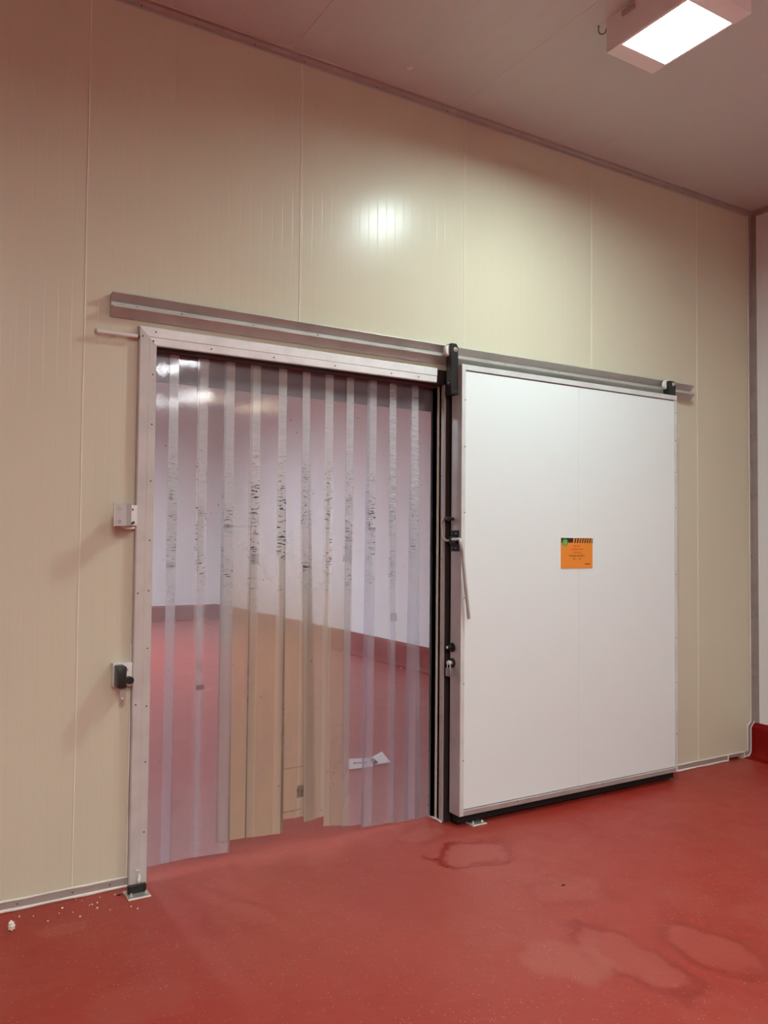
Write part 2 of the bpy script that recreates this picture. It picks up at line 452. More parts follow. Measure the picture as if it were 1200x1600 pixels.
def kerb(bm, x, y0, y1, h):
    return poly_prism(bm, [(x, h), (x-.012, h), (x-.045, h-.03), (x-.045, .05), (x-.052, .026), (x-.068, .010), (x-.115, .004), (x-.125, 0), (x, 0)], 'y', y0, y1)
kr = struct('baseboard_right', kerb(bmesh.new(), XR, YB, -.006, .235), M_KERB, 'dark red coved kerb along the right wall', smooth=True)
bmx = bmesh.new(); tube(bmx, [(XR-.004, YB, .238), (XR-.004, -.05, .238)], .004, 8); struct('sealant_bead', bmx, M_BEAD, None, kr)
struct('baseboard_far_right', kerb(bmesh.new(), XR, T, YF, .28), M_KERB, 'dark red kerb along the right wall of the room beyond', smooth=True)
bm = bmesh.new()
poly_prism(bm, [(YF, .28), (YF-.012, .28), (YF-.045, .25), (YF-.045, .05), (YF-.06, .02), (YF-.11, 0), (YF, 0)], 'x', XL, XR-.045)
struct('baseboard_far', bm, M_KERB, 'dark red kerb along the far wall of the room beyond')

# ------------------------------------------------------------------ door frame
fr = tag(bpy.data.objects.new('door_1', None), 'pale metal door frame lining the doorway', None, None, 'structure'); COL.objects.link(fr)
fr.location = (OX0, 0, 0)
PROF = [(0, .0), (0, -.020), (.004, -.0245), (.033, -.0265), (.0355, -.0255), (.038, -.029), (.074, -.030), (.079, -.026), (.079, 0)]   # (distance from the opening, y)
def frame_member(side):
    bm = bmesh.new()
    if side == 'left':
        A = [bm.verts.new((OX0-d, y, 0.004)) for d, y in PROF]; C = [bm.verts.new((OX0-d, y, OZ+d)) for d, y in PROF]
    else:
        A = [bm.verts.new((OX0-d, y, OZ+d)) for d, y in PROF]; C = [bm.verts.new((2.478, y, OZ+d)) for d, y in PROF]
    n = len(PROF); bm.faces.new(A); bm.faces.new(C[::-1])
    for i in range(n): bm.faces.new((A[i], C[i], C[(i+1) % n], A[(i+1) % n]))
    return bm
lj = obj('left_jamb', frame_member('left'), M_JAMB, fr)
hd = obj('header', frame_member('top'), M_FRAME, fr)
obj('header_lining', B(OX0, OX1, .012, T, OZ-.006, OZ), M_DARKLINING, fr)  # shade under the header is put into this dark lining colour
obj('header_seal', B(OX0, OX1, -.012, .012, OZ-.008, OZ), M_RUBBER, fr)
obj('left_lining', B(OX0-.001, OX0+.004, 0, T, .004, OZ-.006), M_ALU_DULL, fr)
bm = bmesh.new()
poly_prism(bm, [(OX1+.010, .018), (OX1, .018), (OX1, -.025), (OX1+.002, -.0275), (OX1+.010, -.0275)], 'z', .006, OZ-.006)
obj('right_jamb', bm, M_ALU_DULL, fr)
obj('right_lining', B(OX1, OX1+.007, .038, T, .006, OZ-.006, .0015), M_ALU_DULL, fr)
obj('right_groove_seal', B(OX1+.003, OX1+.010, .018, .038, .006, OZ-.006), M_RUBBER, fr)
obj('right_flange_shade', B(OX1+.010, OX1+.085, -.024, 0, .006, OZ+.075, .003), M_DARKSHADE, fr)  # dark strip put in for the shade in the gap behind the leaf
obj('header_end_shade', B(2.4785, OX1+.010, -.016, 0, OZ-.004, OZ+.075, .002), M_DARKSHADE, fr)  # dark strip painting the track's shade on the wall beside the header
bmx = bmesh.new(); tube(bmx, [(OX1-.002, y, .008+.001*math.sin(y*90)) for y in [-.027+.0085*i for i in range(11)]], .006, 8); obj('sealant_bead', bmx, M_BEAD, fr)
bmx = bmesh.new(); tube(bmx, [(OX0-.083, -.003, .04+1.0*k/14) for k in range(15)], [.004*(1+.3*math.sin(k)) for k in range(15)], 8); obj('sealant_bead', bmx, M_BEAD, fr, smooth=True)
for z in (.23, .53, .77, 1.02, 1.27, 1.49, 1.75, 2.0, 2.22, 2.37): screw(lj, OX0-.017, -.0272, z, .0034)
for z in (.78, 1.26, 2.385): screw(lj, OX0-.064, -.031, z, .0034)
for x in (.955, 1.22, 1.53, 1.86, 2.19, 2.36): screw(hd, x, -.0272, OZ+.018, .0034)
screw(hd, .965, -.031, OZ+.06, .0034)
for z in (.2, .56, .95, 1.4, 1.85): screw(fr, OX1-.0005, -.010, z, .003, 'x')
for z in (.18, .6, 1.1, 1.6, 2.1): screw(fr, OX1-.0005, .048, z, .003, 'x')

# ------------------------------------------------------------------ sliding track
tr = thing('sliding_track', (.772, 0, 2.457), 'long grey aluminium sliding rail with ridged profile fixed above the doorway', 'rail')
TP = [(0, 2.554), (-.056, 2.554), (-.058, 2.5495), (-.026, 2.5205), (-.023, 2.519), (-.023, 2.5165), (-.027, 2.515), (-.027, 2.499), (-.057, 2.4985), (-.0595, 2.496), (-.0595, 2.490), (-.056, 2.487), (-.022, 2.463), (-.014, 2.457), (0, 2.457)]
obj('rail_profile', poly_prism(bmesh.new(), TP, 'x', .772, 4.55), M_TRACK, tr)
for x in (.88, 1.08, 1.42, 1.76, 2.25, 2.95, 3.36, 3.78, 4.14): screw(tr, x, -.0285, 2.507, .0045 if x in (1.08, 1.76) else .0032)

# ------------------------------------------------------------------ sliding door
DX0, DX1, DY0, DY1, DZ0, DZ1 = 2.556, 4.262, -.145, -.055, .061, 2.441
dr = thing('sliding_door', (DX0, DY1, DZ0), 'large white insulated sliding door leaf in an aluminium edge, pushed open to the right', 'door')
bm = bmesh.new()
seam = 3.405
for a, b in ((DX0+.027, seam-.0004), (seam+.0004, DX1-.022)):
    box(bm, a, b, DY0+.003, DY1-.002, DZ0+.03, DZ1-.037)
box(bm, seam-.01, seam+.01, DY0+.0042, DY1-.003, DZ0+.03, DZ1-.037)
obj('panel', bm, M_LEAF, dr)
def stile(x0, x1, z0, z1): return box(bmesh.new(), x0, x1, DY0-.001, DY1, z0, z1, .0025)
ls = obj('left_stile', stile(DX0, DX0+.025, DZ0, DZ1), M_LEAFEDGE, dr)
rs = obj('right_stile', stile(DX1-.020, DX1, DZ0, DZ1), M_EDGELIGHT, dr)
obj('front_edge_strip', B(DX0+.0005, DX0+.025, DY0-.003, DY0-.001, DZ0+.001, DZ1-.001, .0008), M_EDGELIGHT, ls)
tp = obj('top_rail', stile(DX0+.025, DX1-.02, DZ1-.030, DZ1), M_EDGELIGHT, dr)
bt = obj('bottom_rail', stile(DX0+.025, DX1-.02, DZ0, DZ0+.024), M_ALU_DULL, dr)  # same aluminium as the top rail, weaker light put into duller colour
M_GROOVE = mat('shadow_gap_seal', (.10, .07, .065, 1), .6)
obj('top_seal', B(DX0+.03, DX1-.022, DY0+.008, DY1-.003, DZ1-.038, DZ1-.029), M_GROOVE, dr)
obj('bottom_lip', B(DX0+.025, DX1-.02, DY0-.004, DY0+.002, DZ0+.0255, DZ0+.031), M_EDGELIGHT, dr)
obj('bottom_groove', B(DX0+.027, DX1-.022, DY0+.0015, DY0+.006, DZ0+.031, DZ0+.0345), M_GROOVE, dr)
obj('bottom_seal', B(DX0+.012, DX1-.002, DY0+.034, DY1-.01, .016, DZ0), M_RUBBER, dr)
obj('gasket', B(DX0+.008, DX0+.046, DY1, -.0305, DZ0, DZ1-.03, .004), M_RUBBER, dr)
for z in (.35, .75, 1.2, 1.65, 2.0, 2.25): screw(ls, DX0+.021, DY0-.004, z, .003)
for z in (.3, .62, .9, 1.3, 1.72, 1.95, 2.15, 2.33, 2.41): screw(rs, DX1-.014, DY0-.002, z, .003)
for x in (2.66, 2.75, 3.0, 3.4, 3.75, 3.92, 4.08, 4.2): screw(tp, x, DY0+.007, DZ1-.034, .0034)
for x in (2.95, 3.6): screw(bt, x, DY0-.002, DZ0+.02, .003)

# hangers with nylon rollers that ride in the rail
def hanger(x0, x1, z0, zt, wheel, bx):
    bm = bmesh.new()
    c = .012
    poly_prism(bm, [(x0, z0), (x1, z0), (x1, zt-c*1.5), (x1-c, zt), (x0, zt)], 'y', -.112, -.100)
    poly_prism(bm, [(x0, z0), (x0+.006, z0), (x0+.006, zt), (x0, zt)], 'y', -.100, -.064)
    o = obj('hanger', bm, M_BLACK, dr)
    bm = bmesh.new(); cyl(bm, (wheel, -.077, 2.519), (0, 1, 0), .0320, .026, 40, bev=.003)
    r = obj('roller', bm, M_NYLON, o, smooth=True)
    bm = bmesh.new(); cyl(bm, (bx, -.113, 2.521), (0, 1, 0), .0125, .003, 20, bev=.001); cyl(bm, (bx, -.117, 2.521), (0, 1, 0), .0085, .008, 6, bev=.001); cyl(bm, (bx, -.123, 2.521), (0, 1, 0), .0045, .008, 12)
    cyl(bm, (wheel, -.09, 2.519), (0, 1, 0), .006, .03, 12)
    obj('axle_bolt', bm, M_CHROME, o, smooth=True)
    return o
h1 = hanger(2.512, 2.5555, 2.296, 2.553, 2.522, 2.537)
obj('clamp_foot', B(2.511, 2.5558, -.116, -.058, 2.279, 2.300, .003), M_BLACK, h1)
obj('mounting_plate', B(2.5163, 2.5556, -.1, -.06, 2.31, 2.47, .002), M_BLACK, h1)
for z in (2.345, 2.42): screw(h1, 2.5115, -.085, z, .004, 'x', M_BOLT)
h2 = hanger(4.232, 4.292, 2.4415, 2.541, 4.247, 4.27)
obj('clamp_foot', B(4.232, 4.262, -.105, -.06, 2.441, 2.452, .002), M_BLACK, h2)

# lever lock on the leading edge (left side face of the leaf, x = DX0)
lk = obj('latch_plate', B(DX0-.007, DX0, -.130, -.058, 1.446, 1.556, .003), M_BLACK, dr)
obj('latch_boss', B(DX0-.022, DX0-.007, -.118, -.066, 1.482, 1.522, .006), M_BLACK, lk)
for y in (-.112, -.078):
    for z in (1.463, 1.539): screw(lk, DX0-.008, y, z, .004, 'x', M_BOLT)
M_ROD = brushed('zinc_plated_rod', (.52, .50, .46, 1), .35, .4)
p = [(DX0-.022, -.100, 1.507), (DX0-.024, -.130, 1.507)] + arc((DX0-.022, -.150, 1.489), .022, math.radians(70), math.radians(-5), 6, (-.05, -1, 0), (.05, 0, 1)) + \
    [(DX0-.010, -.173, 1.45), (DX0+.012, -.1745, 1.25), (DX0+.034, -.176, 1.092)]
p = [Vector(q) for q in p]
obj('lever_handle', tube(bmesh.new(), p, .0085, 12), M_ROD, lk, smooth=True)
p = [(DX0-.012, -.066, 1.502), (DX0-.022, -.045, 1.500), (DX0-.03, -.025, 1.515), (DX0-.032, -.018, 1.54), (DX0-.032, -.018, 1.585), (DX0-.031, -.022, 1.605), (DX0-.03, -.035, 1.617), (DX0-.03, -.05, 1.618)]
obj('inner_lever', tube(bmesh.new(), p, .0065, 12), M_ROD, lk, smooth=True)
bm = bmesh.new(); cyl(bm, (DX0-.03, -.062, 1.618), (0, -1, 0), .010, .04, 16, r2=.012, bev=.002); cyl(bm, (DX0-.015, -.076, 1.618), (1, 0, 0), .0085, .03, 16)
obj('lever_knob', bm, M_BLACK, lk, smooth=True)
# two round lock escutcheons
for z, key in ((.934, False), (.852, True)):
    e = obj('lock_escutcheon', cyl(bmesh.new(), (DX0-.004, -.078, z), (1, 0, 0), .025, .008, 28, bev=.002), M_BLACK, dr, smooth=True)
    bm = bmesh.new(); cyl(bm, (DX0-.020, -.078, z+.001), (1, 0, 0), .0105, .03, 20, bev=.002)
    obj('lock_cylinder', bm, M_CHROME if key else M_BLACK, e, smooth=True)
    if not key:
        obj('lock_pin', cyl(bmesh.new(), (DX0-.036, -.078, z+.001), (1, 0, 0), .007, .006, 16, bev=.001), M_CHROME, e, smooth=True)
tg = thing('padlock', (DX0-.026, -.078, .79), 'small dull padlock hanging from the lower black lock on the door edge', 'padlock')
M_PADLOCK = brushed('dull_padlock_steel', (.42, .37, .31, 1), .35, .8)
obj('body', B(DX0-.034, DX0-.018, -.100, -.060, .782, .828, .004), M_PADLOCK, tg, smooth=True)
pts = [(DX0-.026, -.092, .826)] + arc((DX0-.026, -.080, .852), .0125, math.pi, 0, 10, (0, 1, 0), (0, 0, 1)) + [(DX0-.026, -.0675, .826)]
obj('shackle', tube(bmesh.new(), pts, .0032, 10), M_CHROME, tg, smooth=True)

# ------------------------------------------------------------------ orange sign
SX0, SX1, SZ0, SZ1 = 3.268, 3.517, 1.348, 1.523
FY = DY0+.0028
sg = thing('sign', (SX0, FY, SZ0), 'orange temperature control notice with black striped top stuck on the white door', 'sign')
M_ORANGE = mat('orange_print', lin(236, 140, 40), .4)
M_INKB = mat('black_ink', (.012, .010, .012, 1), .5)
M_INKR = mat('red_ink', lin(186, 78, 18), .5)
M_INKD = mat('brown_ink', lin(96, 42, 10), .5)
obj('board', B(SX0, SX1, FY-.003, FY, SZ0, SZ1, .0008), M_ORANGE, sg)
sy = FY-.0033
def flat(bm, pts, y=sy, d=.0006):
    return poly_prism(bm, pts, 'y', y, y+d)
SW = SX1-SX0
bm = bmesh.new(); flat(bm, [(SX0, SZ1-.027), (SX0+SW*.365, SZ1-.027), (SX0+SW*.385, SZ1), (SX0, SZ1)]); obj('header_band', bm, M_INKB, sg)
bm = bmesh.new()
sp = SW*.079
for k in range(8):
    a = SX0+SW*.405+k*sp; b = min(a+sp*.52, SX1); tt = .009
    flat(bm, [(a, SZ1-.029), (b, SZ1-.029), (min(b+tt, SX1), SZ1), (min(a+tt, SX1), SZ1)])
obj('hazard_stripes', bm, M_INKB, sg)
bm = bmesh.new(); cyl(bm, (SX0+.030, sy-.0003, SZ1-.026), (0, 1, 0), .0215, .0012, 32)
bd = obj('badge', bm, mat('green_badge', lin(70, 150, 52), .4), sg)
bm = bmesh.new()
for dz in (.008, -.003, -.013):
    w = .013 if dz > -.01 else .008
    tube(bm, [(SX0+.030+w*(k/8*2-1), sy-.0012, SZ1-.026+dz+.0045*math.sin(k/8*2*math.pi)*.8+.004*(k/8*2-1)) for k in range(9)], .0018, 6)
obj('badge_waves', bm, mat('pale_green_ink', lin(170, 222, 140), .5), bd)
def text(name, s, cx, cz, size, m, sx=1.):
    cu = bpy.data.curves.new(name, 'FONT'); cu.body = s; cu.size = size; cu.align_x = 'CENTER'; cu.align_y = 'CENTER'; cu.extrude = .0003
    if m is M_INKB: cu.offset = .0003
    o = bpy.data.objects.new(name, cu); COL.objects.link(o)
    o.matrix_world = Matrix.Translation((cx, sy, cz)) @ Matrix.Rotation(math.pi/2, 4, 'X') @ Matrix.Diagonal((sx, 1, 1, 1))
    bpy.context.view_layer.update()
    me = bpy.data.meshes.new_from_object(o.evaluated_get(bpy.context.evaluated_depsgraph_get()))
    me.transform(o.matrix_world); bpy.data.objects.remove(o)
    me.materials.clear(); me.materials.append(m)
    me.transform(Matrix.Translation(-sg.location))
    q = bpy.data.objects.new(name, me); COL.objects.link(q); q.parent = sg
    return q
tcx = SX0+SW*.50
for i, (s, m, sz) in enumerate([('FACILITY', M_INKR, .0145), ('TEMPERATURE', M_INKR, .0145), ('CONTROL', M_INKR, .0145), ('CHILLER ROOM 1', M_INKD, .0165), ('+0\u00b0  -  +5\u00b0', M_INKD, .0155)]):
    text('lettering', s, tcx, SZ1-.047-i*.0187, sz, m)
bm = bmesh.new()
for a, b in ((.755, .80), (.808, .855), (.865, .915)): flat(bm, [(SX0+SW*a, SZ0+.0205), (SX0+SW*b, SZ0+.0205), (SX0+SW*b, SZ0+.0265), (SX0+SW*a, SZ0+.0265)])
obj('small_print', bm, M_INKD, sg)

# ------------------------------------------------------------------ strip curtain
cu = thing('strip_curtain', (OX0, .07, 0), 'scuffed clear plastic strip curtain hanging in the doorway', 'strip curtain')
obj('hanging_rail', B(OX0+.006, OX1-.002, .080, .090, 2.212, 2.343, .001), M_DARKLINING, cu)
HI = [(1.058, 1.1), (1.199, 1.233), (1.321, 1.371), (1.462, 1.495), (1.603, 1.64), (1.727, 1.773), (1.863, 1.896), (1.978, 2.023), (2.104, 2.158), (2.237, 2.285), (2.379, 2.421)]
LO = [(1.059, 1.103), (1.205, 1.232), (1.315, 1.378), (1.458, 1.494), (1.624, 1.651), (1.754, 1.811), (1.872, 1.879), (1.978, 2.015), (2.094, 2.155), (2.261, 2.293), (2.358, 2.444)]
BOT = [(.041, .041), (.040, .040), (.041, .033), (.087, .084), (.084, .071), (.138, .125), (.107, .118), (.066, .052), (.047, .035), (.022, .018), (.014, .012), (.010, .010)]
GREY, LILAC, TAN, OLIVE = (.78, .80, .82, 1), (.78, .64, .65, 1), (.62, .485, .335, 1), (.60, .49, .365, 1)
SPEC = [  # haze high, haze low, film colour high/low, scuff
    (.15, .12, GREY, LILAC, .8), (.16, .13, GREY, LILAC, .9), (.17, .15, GREY, LILAC, 1.), (.17, .50, GREY, TAN, 1.), (.16, .50, GREY, TAN, .95), (.15, .52, GREY, TAN, 1.),
    (.13, .48, GREY, OLIVE, 1.), (.11, .36, GREY, OLIVE, .95), (.075, .10, GREY, LILAC, 1.), (.06, .07, GREY, LILAC, .95), (.05, .06, GREY, LILAC, .8), (.05, .06, GREY, LILAC, .5)]
for i in range(12):
    l1, l0 = (.978, .978) if i == 0 else (HI[i-1][0], LO[i-1][0])
    r1, r0 = (2.521, 2.522) if i == 11 else (HI[i][1], LO[i][1])
    yb = .066 if i % 2 == 0 else .0725
    w = r1-l1
    bm = bmesh.new(); nx, nz, th = 8, 26, .0022
    zt = 2.341
    curl = [0, 0, .0, .0, .003, .012, .004, -.008, .003, 0, 0, 0][i]
    F, K = [], []
    for kz in range(nz+1):
        v = kz/nz
        for kx in range(nx+1):
            u = kx/nx
            zb = BOT[i][0]*(1-u)+BOT[i][1]*u
            z = zb+(zt-zb)*v
            f = max(0., min(1., (2.13-z)/1.45)); f = f if z > .68 else 1+(.68-z)/1.45*.8
            f = max(f, -.1)
            x = (l1+(l0-l1)*f)*(1-u)+(r1+(r0-r1)*f)*u
            amp = (1-v)
            y = yb + .0022*math.sin(z*2.3+i*1.9)*min(1, (zt-z)*2) + .0028*(4*(u-.5)**2-1)*math.sin(i*2.2+z)*amp + curl*amp**3*(1 if u > .5 else .2)
            F.append(bm.verts.new((x, y, z))); K.append(bm.verts.new((x, y+th, z)))
    R = nx+1
    for kz in range(nz):
        for kx in range(nx):
            a = kz*R+kx
            bm.faces.new((F[a], F[a+1], F[a+1+R], F[a+R])); bm.faces.new((K[a], K[a+R], K[a+1+R], K[a+1]))
    for kz in range(nz):
        for kx in (0, nx):
            a = kz*R+kx; bm.faces.new((F[a], F[a+R], K[a+R], K[a]))
    for kx in range(nx):
        for kz in (0, nz):
            a = kz*R+kx; bm.faces.new((F[a], F[a+1], K[a+1], K[a]))
    up, low, c1, c2, sc = SPEC[i]
    o = obj('strip', bm, strip_material('clear_pvc_strip_%s' % 'abcdefghijkl'[i], w, i+1, up, low, c1, c2, sc, 1.4 if 3 <= i <= 7 else .9), cu, smooth=True)
    # origin at the strip's own left edge so the wear pattern follows the strip
    d = Vector((l1-OX0, 0, 0)); o.data.transform(Matrix.Translation(-d)); o.location = d
    if i in (3, 4, 5, 6): tag(o, 'plastic strip clouded tan with dirt')

# ------------------------------------------------------------------ small fittings on the wall
rd = thing('stop_rod', (.711, -.03, 2.378), 'thin white rod fixed to the wall left of the door frame top', 'rod')
obj('tube', tube(bmesh.new(), [(.715, -.031, 2.378), (.885, -.031, 2.379)], .0085, 14), M_WHITEPLATE, rd, smooth=True)
obj('cap', cyl(bmesh.new(), (.710, -.031, 2.378), (1, 0, 0), .0095, .012, 14, bev=.002), mat('yellowed_plastic', (.42, .36, .2, 1), .5), rd, smooth=True)
obj('screw_end', cyl(bmesh.new(), (.888, -.031, 2.379), (1, 0, 0), .006, .010, 12), M_SCREW, rd, smooth=True)
obj('stand_off', cyl(bmesh.new(), (.80, -.014, 2.3785), (0, 1, 0), .005, .028, 12), M_WHITEPLATE, rd)

M_KEEPER = brushed('grey_painted_steel', (.50, .45, .42, 1), .4, .1)
M_KEEPER_DARK = brushed('darker_grey_steel', (.38, .33, .31, 1), .4, .1)
kp = thing('latch_keeper', (.84, 0, 1.545), 'white angled steel latch keeper on the left jamb at shoulder height', 'bracket')
obj('front_plate', B(.782, .832, -.120, -.115, 1.549, 1.645, .0015), M_KEEPER, kp)
obj('spacer_block', B(.832, .853, -.116, -.045, 1.549, 1.643, .002), M_KEEPER_DARK, kp)
obj('front_plate_rim', B(.7805, .7835, -.121, -.112, 1.547, 1.647, .001), M_BEAD, kp)
obj('fixing_plate', B(.853, .894, -.050, -.044, 1.553, 1.641, .001), M_WHITEPLATE, kp)
obj('packer', B(.853, .893, -.044, 0, 1.56, 1.632), M_WHITEPLATE, kp)
for z in (1.568, 1.625): screw(kp, .804, -.1215, z, .0075, 'y', M_BOLT)
screw(kp, .874, -.0515, 1.622, .004)
bm = bmesh.new(); cyl(bm, (.872, -.054, 1.563), (.9, -.2, .5), .005, .022, 12); obj('latch_tongue', bm, mat('rusty_steel', (.10, .05, .035, 1), .6, .5), kp)
bm = bmesh.new(); tube(bm, [(.835, -.02, 1.548), (.85, -.03, 1.542), (.872, -.03, 1.541), (.89, -.02, 1.545)], .006, 10); obj('sealant_smear', bm, M_BEAD, kp, smooth=True)

lc = thing('latch_stop', (.845, 0, .86), 'black latch block with round knob on a white plate low on the left jamb', 'latch')
obj('mounting_plate', B(.808, .888, -.040, 0, .866, .965, .002), M_WHITEPLATE, lc)
obj('latch_block', B(.812, .849, -.112, -.040, .870, .960, .005), M_BLACK, lc, smooth=True)
obj('latch_knob', cyl(bmesh.new(), (.874, -.055, .893), (0, 1, 0), .016, .035, 20, bev=.004), M_BLACK, lc, smooth=True)
bm = bmesh.new(); poly_prism(bm, [(.828, .815), (.850, .815), (.850, .873), (.828, .873)], 'y', -.082, -.079)
tb = obj('steel_tab', bm, M_COVER, lc)
obj('tab_eyelet', cyl(bmesh.new(), (.839, -.0825, .824), (0, 1, 0), .004, .002, 12), M_BEAD, tb)
bm = bmesh.new(); tube(bm, arc((.857, -.045, .934), .012, math.radians(100), math.radians(-10), 6, (1, 0, 0), (0, 0, 1)), .0035, 8); obj('wire_spring', bm, M_CHROME, lc, smooth=True)

M_STOPWHITE = mat('white_stop_plate', (.88, .87, .84, 1), .4)
st = thing('door_stop', (4.40, 0, 2.24), 'small white stop plate on the wall beside the right edge of the sliding door', 'stop')
obj('plate', B(4.388, 4.394, -.050, 0, 2.193, 2.277, .001), M_STOPWHITE, st)
obj('fixing_plate', B(4.394, 4.412, -.004, 0, 2.193, 2.277, .001), M_STOPWHITE, st)

# floor guides
def guide(x, y, rot, label, long=.088):
    o = thing('floor_guide', (x, y, 0), label, 'floor guide', 'floor guides under the sliding door')
    o.rotation_euler = (0, 0, rot)
    def ch(name, bm, m):
        me = bpy.data.meshes.new(name); bmesh.ops.recalc_face_normals(bm, faces=bm.faces[:]); bm.to_mesh(me); bm.free(); me.materials.append(m)
        c = bpy.data.objects.new(name, me); COL.objects.link(c); c.parent = o; return c
    L = long/2
    bm = box(bmesh.new(), -L, L, -.046, .046, 0, .007, .002)
    ch('base_plate', bm, M_BOLT_PLATE)
    ch('guide_block', box(bmesh.new(), -L+.006, L-.006, -.004, .014, .007, .040, .002), M_BLACK)
    for sx in (-1, 1):
        bm = bmesh.new(); cyl(bm, (sx*(L-.014), -.024, .010), (0, 0, 1), .007, .006, 6, bev=.001); cyl(bm, (sx*(L-.014), -.024, .015), (0, 0, 1), .0035, .008, 10)
        ch('bolt', bm, M_CHROME)
    bm = bmesh.new(); tube(bm, [(-L, -.046, .002), (L, -.046, .002), (L, .046, .002), (-L, .046, .002)], .0035, 8, closed=True)
    ch('sealant_bead', bm, M_BEAD)
    return o
M_BOLT_PLATE = brushed('galvanised_plate', (.55, .57, .52, 1), .35, .6)
guide(.912, -.098, 0, 'galvanised floor guide with black block in front of the left jamb')
guide(2.688, -.105, 0, 'galvanised floor guide half hidden under the sliding door corner')

# ------------------------------------------------------------------ ceiling fittings
M_HOUSING = mat('pale_grey_housing', (.88, .88, .88, 1), .4)
LAMPS = {  # strength and colour of each lit fitting
    'main': (198., (.79, 1, .98)), 'A': (270., (1, 1, 1)), 'C': (790., (.95, 1, .97)), 'E': (455., (.95, 1, .97)),
    'far2': (560., (.84, .98, 1)), 'far': (1450., (.80, .97, 1)), 'flood': (50., (1, 1, 1))}
#LAMPS_OVERRIDE
def luminaire(x, y, label, key, w=.31, d=.52, grp='box ceiling lamps'):
    o = thing('ceiling_lamp', (x, y, ZC), label, 'lamp', grp)
    x0, x1, y0, y1 = x-w/2, x+w/2, y-d/2, y+d/2
    zb = ZC-.152
    bm = bmesh.new()
    # open-bottomed housing: top, four sides and a bezel; the diffuser sits a little way up inside
    box(bm, x0, x1, y0, y1, zb+.045, ZC)
    box(bm, x0, x0+.014, y0, y1, zb, zb+.045); box(bm, x1-.014, x1, y0, y1, zb, zb+.045)
    box(bm, x0+.014, x1-.014, y1-.085, y1, zb, zb+.045); box(bm, x0+.014, x1-.014, y0, y0+.085, zb, zb+.045)
    obj('housing', bm, M_HOUSING, o)
    obj('diffuser', B(x0+.0145, x1-.0145, y0+.0855, y1-.0855, zb+RECESS, zb+.044), emit('lit_diffuser', LAMPS[key][1], LAMPS[key][0]), o)
    for sy_ in (y0+.12, y1-.12):
        obj('side_clip', B(x0-.012, x0, sy_-.05, sy_+.02, ZC-.038, ZC-.016, .002), M_ALU_DULL, o)
    return o
RECESS = .022
luminaire(2.886, -1.26, 'glowing square box lamp on the ceiling above the sliding door', 'main')
for x, y, k in ((2.85, -6.6, 'A'), (-.9, -6.6, 'C'), (.1, -5.0, 'E')):  # unseen fill lamps added here; only the rightmost shows as a reflection
    luminaire(x, y, 'box lamp behind the viewer, from a set with added fill lamps', k)
for x, y, k in ((-.8, 4.4, 'far2'), (.9, 7.6, 'far')):
    luminaire(x, y, 'lit box lamp on the ceiling of the room beyond', k, grp='lamps of the room beyond')
# floodlights on the wall behind the viewer
for x, col, s in ((3.36, (.92, 1., .97), 1.5), (4.41, (1., .86, .55), .6)):
    f = thing('wall_mount_floodlight', (x, YB, 3.5), 'lit floodlight high on the wall behind the viewer', 'floodlight', 'floodlights behind the viewer')
    obj('housing', B(x-.16, x+.16, YB, YB+.06, 3.48, 3.66, .008), M_HOUSING, f)
    obj('lens', B(x-.14, x+.14, YB+.06, YB+.066, 3.50, 3.64), emit('flood_lens', tuple(a*b for a, b in zip(col, LAMPS['flood'][1])), s*LAMPS['flood'][0]), f)

hk = thing('ceiling_hook', (2.765, -.94, ZC), 'small rusty open hook in the ceiling beside the lit lamp', 'hook')
px = 2.742; py = -.965
pts = [(px-.012, py+.012, ZC+.0), (px-.012, py+.012, ZC-.020)] + [tuple(Vector((px, py, ZC-.024)) + Vector((-.7, .7, 0))*.017*math.cos(a) + Vector((0, 0, -1))*.017*math.sin(a)) for a in [math.pi*k/10 for k in range(11)]] + [(px+.012, py-.012, ZC-.017)]
obj('wire', tube(bmesh.new(), pts, .0026, 8), mat('rusty_wire', (.22, .09, .06, 1), .6, .3), hk, smooth=True)
obj('base', cyl(bmesh.new(), (px-.012, py+.012, ZC-.002), (0, 0, 1), .006, .004, 12), M_COVER, hk)
bt_ = obj('ceiling_button', cyl(bmesh.new(), (2.166, -.215, ZC-.004), (0, 0, 1), .014, .009, 20, bev=.003), M_NYLON, smooth=True)
tag(bt_, 'small round white cap on the bare ceiling above the doorway', 'cap')

# ------------------------------------------------------------------ litter
bm = bmesh.new()
a, b, c, d = Vector((2.561, 1.062, .012)), Vector((2.659, 1.251, .022)), Vector((2.835, 1.226, .012)), Vector((2.745, 1.064, .004))
for q in ([a, b, c, d],):
    lo = [bm.verts.new(v) for v in q]; hi = [bm.verts.new(v+Vector((0, 0, .0015))) for v in q]
    bm.faces.new(lo[::-1]); bm.faces.new(hi)
    for i in range(4): bm.faces.new((lo[i], lo[(i+1) % 4], hi[(i+1) % 4], hi[i]))
M_PAPER = mat('white_paper', (.82, .80, .80, 1), .7)
pp = thing('paper_label', (2.70, 1.14, 0), 'crumpled white printed paper lying on the red floor beyond the strip curtain', 'paper')
sh = obj('sheet', bm, M_PAPER, pp)
bm = bmesh.new()
q = [Vector((2.775, 1.09, .004)), Vector((2.815, 1.23, .010)), Vector((2.909, 1.225, .045)), Vector((2.870, 1.05, .02))]
lo = [bm.verts.new(v) for v in q]; hi = [bm.verts.new(v+Vector((0, 0, .0015))) for v in q]
bm.faces.new(lo[::-1]); bm.faces.new(hi)
for i in range(4): bm.faces.new((lo[i], lo[(i+1) % 4], hi[(i+1) % 4], hi[i]))
obj('folded_flap', bm, M_PAPER, pp)
